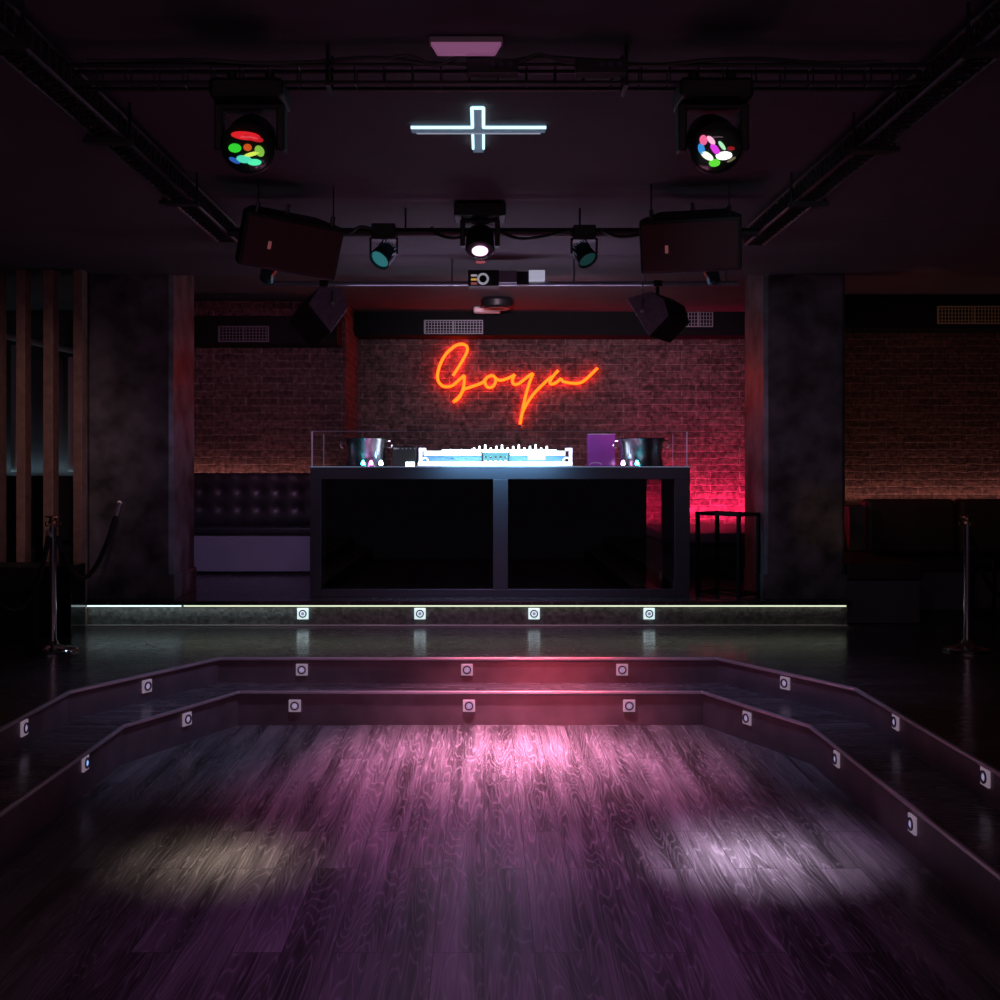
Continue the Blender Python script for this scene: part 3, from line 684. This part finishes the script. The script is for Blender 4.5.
def truss(name, p0, p1, w_, h_, step, label, hangs, diag, r=.012, rr=.005):
    t = thing(name, label, 'truss', p0, group='black lighting trusses')
    b = lattice(p0, p1, w_, h_, step, r, rr, diag); rel(b, 'lattice', m_dmetal, t, tuple(p0), smooth=True)
    p0, p1 = Vector(p0), Vector(p1); d = (p1-p0).normalized(); sv = Vector((-d.y, d.x, 0))
    for q, ww in hangs:
        q = Vector(q); b = MB()
        a, c_ = q-sv*ww, q+sv*ww
        for e in (a, c_): b.cyl((e.x, e.y, e.z-.02), (e.x, e.y, ZC-.001), .006, n=8)
        m = (a+c_)/2
        if abs(sv.x) > .5: b.box(min(a.x, c_.x)-.012, max(a.x, c_.x)+.012, m.y-.03, m.y+.03, m.z-.028, m.z-.010)
        else: b.box(m.x-.008, m.x+.008, min(a.y, c_.y)-.006, max(a.y, c_.y)+.006, m.z-.026, m.z-.014)
        rel(b, 'hanger', m_blackm, t, tuple(p0))
    return t
zb = 2.93
truss('truss', (-1.53, 1.5, zb), (-1.53, 6.85, zb), .11, .09, .07, 'long lattice truss under the ceiling on the left side', [((-1.53, y, zb), .085) for y in (3.6, 4.69, 5.79)], True, .009, .004)
truss('truss', (1.635, 1.5, zb), (1.635, 6.95, zb), .11, .09, .07, 'long lattice truss under the ceiling on the right side', [((1.635, y, zb), .085) for y in (3.68, 4.82, 5.80)], True, .009, .004)
truss('truss', (-1.47, 4.10, 2.942), (1.57, 4.10, 2.942), .07, .062, .10, 'near cross truss carrying the two moving heads', [((-.55, 4.1, 2.95), .06), ((.5, 4.1, 2.95), .06)], False, .008, .003)
# light pipes
b = MB(); b.cyl((-1.47, 6.6, 2.93), (1.57, 6.6, 2.93), .022, n=16).cyl((-1.47, 6.68, 2.965), (1.57, 6.68, 2.965), .010, n=8)
for k in range(24): b.cyl((-1.4+k*.127, 6.6, 2.93), (-1.4+k*.127, 6.68, 2.965), .005, n=6)
for x in (-1.35, -.45, .55, 1.4): b.cyl((x, 6.6, 2.93), (x, 6.6, ZC-.001), .006, n=6)
tag(b.build('light_pipe', m_dmetal, smooth=True), 'black pipe carrying spotlights between the two large speakers', 'pipe', 'pipes that carry lights')
b = MB(); b.cyl((X(262, 8.2), 8.2, 2.895), (X(738, 8.2), 8.2, 2.895), .017, n=12)
for px in (272, 330, 452, 574, 645, 725): b.cyl((X(px, 8.2), 8.2, 2.89), (X(px, 8.2), 8.2, ZC-.001), .006, n=6)
tag(b.build('light_pipe', mat('pipe_steel', (.3, .33, .36), .35, .8), smooth=True), 'thin steel pipe farther back carrying the projector', 'pipe', 'pipes that carry lights')
# cables lying along the trusses
def cable(pts, r, label, m=None):
    b = MB(); b.tube(smoothpath(pts, 6), r, 6); return tag(b.build('cable', m or m_black, smooth=True), label, 'cable', 'black cables along the trusses')
cable([(-1.4+.2*k, 4.05+.02*math.sin(k*2.1), 3.012+.008*math.sin(k*1.7)) for k in range(15)], .007, 'black cable lying on top of the near cross truss')
cable([(-.35+.09*k, 4.03, 3.01+.02*math.sin(k*2.3)) for k in range(9)], .006, 'looped black cable above the middle of the near cross truss')
cable([(-.3, 6.55, 2.95), (-.25, 6.52, 2.90), (-.15, 6.5, 2.88), (-.06, 6.5, 2.92)], .009, 'black cable loop left of the centre moving head')
cable([(.06, 6.53, 2.93), (.2, 6.54, 2.885), (.35, 6.54, 2.90), (.5, 6.55, 2.94)], .009, 'black cable sagging from the centre moving head to the right spotlight')
cable([(-.9, 6.54, 2.93), (-.78, 6.53, 2.91), (-.7, 6.53, 2.95), (-.62, 6.54, 2.93)], .009, 'black cable along the pipe left of the teal spotlight')
cable([(.66, 6.54, 2.94), (.75, 6.53, 2.895), (.86, 6.53, 2.90), (.93, 6.55, 2.93)], .009, 'black cable along the pipe right of the right spotlight')
for k, (x, lab) in enumerate(((-.02, 'black effect box with three lenses on the middle of the near truss'), (.36, 'black effect box with three lenses on the near truss right of centre'))):
    t = thing('effect_light', lab, 'light', (x+.05, 4.03, 2.955), group='effect boxes on the near truss')
    b = MB(); b.box(-.09, .09, -.03, .03, 0, .05); b.build('housing', m_black, t, bevel=.004)
    for j in range(3):
        b = MB(); b.cyl((.0+.03*j, -.036, .028), (.0+.03*j, -.03, .028), .009, n=12); b.build('lens', mat('dim_lens', (.1, .08, .14), .15), t)

# ------------------------------------------------------------------ moving heads
def moving_head(loc, label, segs, tilt=(.62, 0, 0), s=1.0):
    t = thing('moving_head', label, 'stage light', loc, group='moving head lights')
    b = MB(); b.box(-.115*s, .115*s, -.09*s, .09*s, -.085*s, -.02*s)
    b.build('base', m_black, t, bevel=.015*s)
    for sx in (-1, 1): MB().cyl((sx*.06*s, 0, -.02*s), (sx*.06*s, 0, .02*s), .016*s, n=10).build('clamp', m_blackm, t)
    b = MB()
    for sx in (-1, 1):
        b.box(sx*.098*s-.014*s, sx*.098*s+.014*s, -.03*s, .03*s, -.235*s, -.085*s)
    b.box(-.098*s, .098*s, -.03*s, .03*s, -.105*s, -.086*s)
    b.build('yoke', m_black, t, bevel=.006*s)
    R = Euler(tilt).to_matrix()
    hc = Vector((0, -.0, -.20*s))
    b = MB(); prof = [(.001, .085), (.045, .083), (.070, .06), (.078, .02), (.080, -.04), (.084, -.062), (.078, -.068), (.001, -.068)]
    b.lathe([(r*s, z*s) for r, z in prof], hc, 32, R, cap=False); hd = b.build('head', m_black, t, smooth=True)
    b = MB(); b.lathe([(.074*s, -.0685*s), (.060*s, -.085*s), (.035*s, -.096*s), (.001, -.1*s)], hc, 32, R, cap=False); b.build('lens', clear('lens_glass', (.9, .9, .9), .88, .05), hd, smooth=True)
    for (u, v, ru, rv, ang, c_, e) in segs:
        b = MB(); n = 16; q = []
        for i in range(n):
            a = 2*PI*i/n; x = ru*math.cos(a); y = rv*math.sin(a)
            x, y = x*math.cos(ang)-y*math.sin(ang), x*math.sin(ang)+y*math.cos(ang)
            q.append(R @ Vector(((u+x)*s, -(v+y)*s, -.0695*s)) + hc)
        b.extrude(q, R @ Vector((0, 0, -.004*s))); b.build('led_segment', glow('seg', c_, e), hd)
    return t
red, grn, cya, wht, blu, ora, mag, yel = (1, .02, .03), (.05, 1, .05), (.1, .9, .6), (1, 1, 1), (.05, .2, .9), (1, .15, .02), (.8, .05, .8), (.7, .9, .1)
moving_head((X(251, 4.02), 4.02, 2.94), 'black moving head on the left of the near truss with red and green lens',
   [(0, .045, .045, .013, -.1, red, .9), (.025, .038, .03, .010, -.3, red, .6), (-.038, .006, .020, .014, 0, grn, .8), (.002, .008, .013, .011, 0, ora, .7), (.038, -.004, .014, .018, .4, (.4, .9, .1), .7), (.012, -.014, .026, .006, .25, yel, 1.2), (-.014, -.030, .024, .012, -.1, cya, 1.0), (.018, -.040, .022, .010, 0, (.1, 1, .5), 1.1), (-.044, -.034, .018, .007, -.5, blu, .6)], (-.95, 0, 0), 1.1)
moving_head((X(712, 4.02), 4.02, 2.94), 'black moving head on the right of the near truss with white and violet lens',
   [(-.050, .030, .012, .016, .3, (1, .15, .35), 1.1), (-.026, .030, .018, .008, -.7, (1, .5, .7), 1.3), (-.052, .002, .010, .018, .4, (.05, .35, .9), 1.0), (-.030, -.020, .024, .010, -.5, (.8, 1, .7), 1.7), (-.008, .002, .022, .010, -.8, mag, 1.2), (.012, .014, .018, .006, -.8, (.5, 1, .6), 1.1), (.024, -.018, .026, .013, .1, wht, 2.2), (-.002, -.042, .018, .012, .1, (.15, .9, .05), 1.0), (.042, .006, .012, .006, 0, (.5, .02, .03), .6), (.050, -.030, .015, .004, .6, (.3, .25, .15), .6)], (-.95, 0, .1), 1.1)
t = moving_head((X(480, 6.5), 6.5, 3.065), 'black moving head in the centre of the pipe shining pink', [(0, 0, .045, .045, 0, (1, .5, .85), 3.5)], (-.45, 0, 0), 1.0)
MB().box(-.145, .145, -.11, .11, -.08, -.005).build('mounting_box', m_black, t, bevel=.01)

# ------------------------------------------------------------------ PAR spotlights
def par(px, py, Y, rot, label, beam, s=1.0, boxup=True):  # teal and green light is put into can and fin colours
    t = thing('par_light', label, 'stage light', tuple(P(px, py, Y)), group='small spotlights on the pipes')
    if boxup:
        b = MB(); b.box(-.075*s, .075*s, -.05, .05, .06*s, .16*s); b.build('driver_box', m_black, t, bevel=.006)
        b = MB()
        for sx in (-1, 1): b.box(sx*.085*s-.005, sx*.085*s+.005, -.02, .02, -.03*s, .075*s)
        b.box(-.09*s, .09*s, -.02, .02, .062*s, .072*s); b.build('yoke', m_blackm, t)
    R = Euler(rot).to_matrix(); c_ = Vector((0, 0, -.03*s)) if boxup else Vector((0, 0, 0))
    b = MB(); b.lathe([(.001, .07*s), (.045*s, .066*s), (.062*s, .03*s), (.070*s, -.03*s), (.074*s, -.06*s), (.066*s, -.060*s), (.060*s, -.045*s), (.001, -.044*s)], c_, 24, R, cap=False); h = b.build('can', mat('can_'+str(px), beam[0], .35, .4), t, smooth=True)
    b = MB()
    for k in range(-3, 4):
        q = R @ Vector((k*.017*s, 0, .02*s)) + c_
        mt = Matrix.Translation(q) @ R.to_4x4()
        b.box(-.003, .003, -.066*s, .066*s, -.03*s, .045*s, mt)
    b.build('cooling_fin', mat('fin_'+str(px), beam[1], .35, .5), h)
    b = MB(); b.lathe([(.060*s, -.0455*s), (.056*s, -.050*s), (.001, -.052*s)], c_, 24, R, cap=False); b.build('lens', glow('parlens_'+str(px), beam[2], beam[3]), h, smooth=True)
    return t
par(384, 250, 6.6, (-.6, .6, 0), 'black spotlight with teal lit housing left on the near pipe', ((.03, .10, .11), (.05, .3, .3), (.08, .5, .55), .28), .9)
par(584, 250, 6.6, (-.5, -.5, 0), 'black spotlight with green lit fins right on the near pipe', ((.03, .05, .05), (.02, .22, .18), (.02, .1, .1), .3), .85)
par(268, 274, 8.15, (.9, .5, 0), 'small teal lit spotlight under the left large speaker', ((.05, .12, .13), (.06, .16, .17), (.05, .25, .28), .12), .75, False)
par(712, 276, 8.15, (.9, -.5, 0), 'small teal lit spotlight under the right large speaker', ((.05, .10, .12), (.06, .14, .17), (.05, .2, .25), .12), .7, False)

# ------------------------------------------------------------------ speakers
def big_speaker(px, py, Y, rot, label, flip=1):
    t = thing('loudspeaker', label, 'speaker', tuple(P(px, py, Y)), rot, 'large black loudspeakers under the ceiling')
    W, H, D = .262, .14, .34
    b = MB(); b.prism([(-W, 0), (W, 0), (W, .10), (W*.70, D), (-W*.70, D), (-W, .10)], -H, H); b.build('cabinet', m_speaker, t, bevel=.012)
    b = MB(); b.box(-W+.015, W-.015, -.012, 0, -H+.015, H-.015); g = b.build('grille', m_grille, t, bevel=.004)
    b = MB(); b.box(-.12*flip-.008, -.12*flip+.008, -.018, -.012, -.030, .010); b.build('badge', mat('badge', (.6, .3, .3), .3, .6, emit=(.5, .15, .15), estr=.25), t)  # reddish glow painted in for red light on the badge
    for sx, sy in ((-.2, .05), (.2, .05), (.0, .25)): MB().cyl((sx, sy, H-.01), (sx, sy, H+.05), .012, n=8).build('rigging_eye', m_chrome, t)
    Rm = Euler(rot).to_matrix(); o_ = P(px, py, Y)
    for sx in (-.2, .2):
        q = Rm @ Vector((sx, .05, H+.045)) + o_
        MB().cyl(q, (q.x, q.y, ZC-.002), .004, n=6).build('hanging_cable', m_blackm, t).matrix_parent_inverse = (Matrix.Translation(o_) @ Rm.to_4x4()).inverted()
    return t
big_speaker(292, 247, 6.0, (math.radians(20), math.radians(6), math.radians(24)), 'large black loudspeaker hung at the left end of the near pipe')
big_speaker(690, 246, 6.0, (math.radians(20), math.radians(0), math.radians(-14)), 'large black loudspeaker hung at the right end of the near pipe')
def small_speaker(poly, vec, Y, label, bpts, ypt):
    c = P(*poly[0], Y); t = thing('loudspeaker', label, 'speaker', tuple(c), group='small loudspeakers on the far pipe')
    pts = [P(x, y, Y) for x, y in poly]
    b = MB(); b.extrude(pts, vec); rel(b, 'cabinet', m_speaker, t, tuple(c), bevel=.008)
    cen = sum(pts, Vector())/len(pts)
    b = MB(); b.extrude([cen+(p-cen)*.97+Vector((0, -.004, 0)) for p in pts], (0, .003, 0)); rel(b, 'lit_end_face', m_speaker2, t, tuple(c))
    b = MB(); b.tube([P(*ypt, Y-.03)+Vector((0, .0, .0)), P(ypt[0]+bpts*1, ypt[1]-12, Y-.03), (X(ypt[0]+bpts*2, 8.1), 8.18, 2.90)], .007, 8); rel(b, 'bracket', m_chrome, t, tuple(c), smooth=True)
    b = MB(); b.cyl(P(*ypt, Y-.035), P(*ypt, Y-.005), .013, n=12); rel(b, 'bracket_bolt', m_chrome, t, tuple(c))
    top = cen + Vector(vec)*.5
    b = MB(); b.cyl((top.x, 8.2, top.z), (top.x, 8.2, 2.895), .014, n=10); rel(b, 'hanging_arm', m_blackm, t, tuple(c))
    b = MB(); b.box(top.x-.03, top.x+.03, 8.17, 8.23, 2.87, 2.915); rel(b, 'pipe_clamp', m_blackm, t, tuple(c))
    return t
small_speaker([(308, 304), (319, 287), (343, 288), (348, 308), (331, 333)], (-.16, .16, -.10), 7.9, 'small wedge loudspeaker on the far pipe left of the sign', 0, (333, 303))
small_speaker([(626, 298), (650, 291), (664, 299), (669, 316), (649, 337)], (.17, .14, -.03), 7.9, 'small wedge loudspeaker on the far pipe right of the sign', 1, (642, 311))

# ------------------------------------------------------------------ projector, detectors, ceiling fittings
YJ = 8.12
t = thing('projector', 'small projector with ring lens and lit plates on the far pipe', 'projector', tuple(P(500, 278, YJ))); o_ = tuple(t.location)
def pb(x0, x1, y0, y1, Ya, Yb): return MB().box(X(x0, YJ), X(x1, YJ), Ya, Yb, Z(y1, YJ), Z(y0, YJ))
rel(pb(468, 499, 270, 286, YJ, YJ+.16), 'body', m_black, t, o_, bevel=.004)
b = MB(); c_ = P(483, 279, YJ-.005)
b.tube([c_+Vector((.034*math.cos(a), -.008, .034*math.sin(a))) for a in [2*PI*k/24 for k in range(25)]], .008, 8); rel(b, 'lens_ring', mat('ring_white', (.6, .6, .65), .3, emit=(.6, .6, .7), estr=.35), t, o_, smooth=True)
b = MB(); b.cyl(c_+Vector((0, 0, 0)), c_+Vector((0, -.006, 0)), .026, n=24); rel(b, 'lens', m_gblack, t, o_)
for k, cc in enumerate(((.5, .45, .5), (.8, .45, .1), (.4, .1, .12))):
    rel(pb(471, 477, 274.5+4*k, 276.5+4*k, YJ-.006, YJ), 'indicator', glow('ind_%d' % k, cc, .6), t, o_)
rel(pb(491, 517, 270, 282, YJ+.02, YJ+.15), 'side_housing', mat('housing_grey', (.30, .28, .34), .4, .3), t, o_, bevel=.003)
rel(pb(517, 529, 271, 284, YJ+.02, YJ+.15), 'joint', m_black, t, o_)
rel(pb(529, 545, 270, 280, YJ, YJ+.10), 'lit_plate', glow('lit_plate', (.62, .60, .80), .55), t, o_, bevel=.002)
rel(MB().tube([P(476, 262, YJ-.01), P(480, 262.5, YJ-.01), P(485, 262, YJ-.01)], .008, 6), 'red_mark', glow('redmark', (.8, .15, .2), .4), t, o_)
t = thing('ceiling_speaker', 'round black ceiling fitting above the neon sign', 'ceiling fitting', (X(497, 11.3), 11.3, ZR))
b = MB(); b.lathe([(.001, -.10), (.12, -.10), (.15, -.085), (.16, -.03), (.14, -.001), (.001, -.001)], n=32, cap=False); b.build('housing', m_black, t, smooth=True)
b = MB(); b.lathe([(.10, -.101), (.115, -.101), (.13, -.107), (.10, -.112), (.08, -.105)], n=32, cap=False); b.build('trim_ring', mat('ring_red', (.35, .2, .2), .4), t, smooth=True)
t = thing('emergency_light', 'small oval emergency light on the rear ceiling above the sign', 'emergency light', (X(487, 11.9), 11.9, ZR))
b = MB(); b.box(-.14, .14, -.05, .05, -.07, -.001); b.build('housing', m_white, t, bevel=.02)
b = MB(); b.box(-.12, .12, -.056, -.05, -.055, -.025); b.build('diffuser', glow('em_red', (.9, .3, .35), .35, (.6, .5, .5)), t)
t = thing('emergency_light', 'long white emergency light tinted by painted pink bounce light on the ceiling above the near truss', 'emergency light', (X(466, 3.93), 3.97, ZC))
b = MB(); b.box(-.128, .128, -.01, .03, -.028, -.001); b.build('backplate', mat('bounce_lit_plate', (.45, .34, .42), .5), t, bevel=.006)  # white body; pink bounce light is put into colour and glow
b = MB(); b.extrude([(-.124, -.012, -.022), (.124, -.012, -.022), (.100, -.006, -.060), (-.100, -.006, -.060)], (0, .032, 0))
b.build('diffuser', mat('bounce_lit_diffuser', (.6, .42, .55), .4, emit=(.55, .18, .42), estr=.3), t, bevel=.004)
# ceiling cross light: recess frame with tube outline
t = thing('cross_light', 'white cross-shaped light fitting outlined by cool tubes on the ceiling', 'ceiling light', (X(478, 5.08), 5.08, ZC)); o_ = tuple(t.location)
zc = ZC-.014
yA, yB = (EYE-zc)*-F/(468-108), (EYE-zc)*-F/(468-153)
yh0, yh1 = (zc-EYE)*F/(468-127.5), (zc-EYE)*F/(468-133.5)
xl, xr = X(411, 5.0), X(546, 5.0); vx0, vx1 = X(472.5, 5.0), X(483.5, 5.0)
b = MB(); b.box(vx0, vx1, yA, yB, zc+.002, ZC-.001); b.box(xl, vx0-.001, yh1, yh0+.0, zc+.002, ZC-.001) if yh1 < yh0 else b.box(xl, vx0-.001, yh0, yh1, zc+.002, ZC-.001)
b.box(vx1+.001, xr, min(yh0, yh1), max(yh0, yh1), zc+.002, ZC-.001)
rel(b, 'body', mat('cross_body', (.22, .33, .42), .4, .2, emit=(.10, .20, .30), estr=.25), t, o_)
ya, yb = min(yh0, yh1), max(yh0, yh1)
y0_, y1_ = min(yA, yB), max(yA, yB)
r_ = .006
b = MB()
for seg in (((xl, ya), (vx0, ya)), ((vx1, ya), (xr, ya)), ((vx0, y0_), (vx0, ya)), ((vx1, y0_), (vx1, ya)), ((vx0, y0_), (vx1, y0_))):
    b.cyl((*seg[0], zc), (*seg[1], zc), r_*1.15, n=8)
for seg in (((vx0, yb), (vx0, yb+.24)), ((vx1, yb), (vx1, yb+.24))):
    b.cyl((*seg[0], zc), (*seg[1], zc), r_, n=8)
rel(b, 'bright_tube', m_cross, t, o_)
b = MB(); b.cyl((xl+.02, yb, zc), (xr-.02, yb, zc), .0035, n=8); rel(b, 'dim_tube', glow('dimtube', (.5, .55, .7), .5), t, o_)

# air grilles
def grille(px0, px1, py0, py1, Y, label, m, vert=True):
    cx = (X(px0, Y)+X(px1, Y))/2; hw = (X(px1, Y)-X(px0, Y))/2; z0 = Z(py1, Y); h = Z(py0, Y)-z0
    t = thing('air_grille', label, 'vent', (cx, Y, z0), group='air grilles in the ceiling ducts')
    b = MB(); b.box(-hw, hw, -.006, -.001, 0, .012).box(-hw, hw, -.006, -.001, h-.012, h).box(-hw, -hw+.012, -.006, -.001, .012, h-.012).box(hw-.012, hw, -.006, -.001, .012, h-.012).box(-.006, .006, -.014, -.001, .012, h-.012)
    b.build('frame', m, t)
    b = MB(); n = int(2*hw/.032)
    for k in range(n): b.box(-hw+.012+k*.032, -hw+.012+k*.032+.008, -.005, -.001, .012, h-.012)
    for k in range(1, 5): b.box(-hw, hw, -.010, -.0055, h*k/5-.003, h*k/5+.003)
    b.build('louvre', m, t); return t
grille(424, 483, 320, 334, 12.295, 'grey air grille directly above the neon sign', m_vent)
grille(684, 713, 309, 327, 12.295, 'lilac air grille beside the right small loudspeaker', m_vent)
grille(218, 269, 326, 342, 11.095, 'grey air grille above the left brick wall', mat('vent_dim', (.12, .13, .15), .5))
grille(937, 1012, 306, 324, 11.095, 'yellowish air grille above the right brick wall', m_venty)
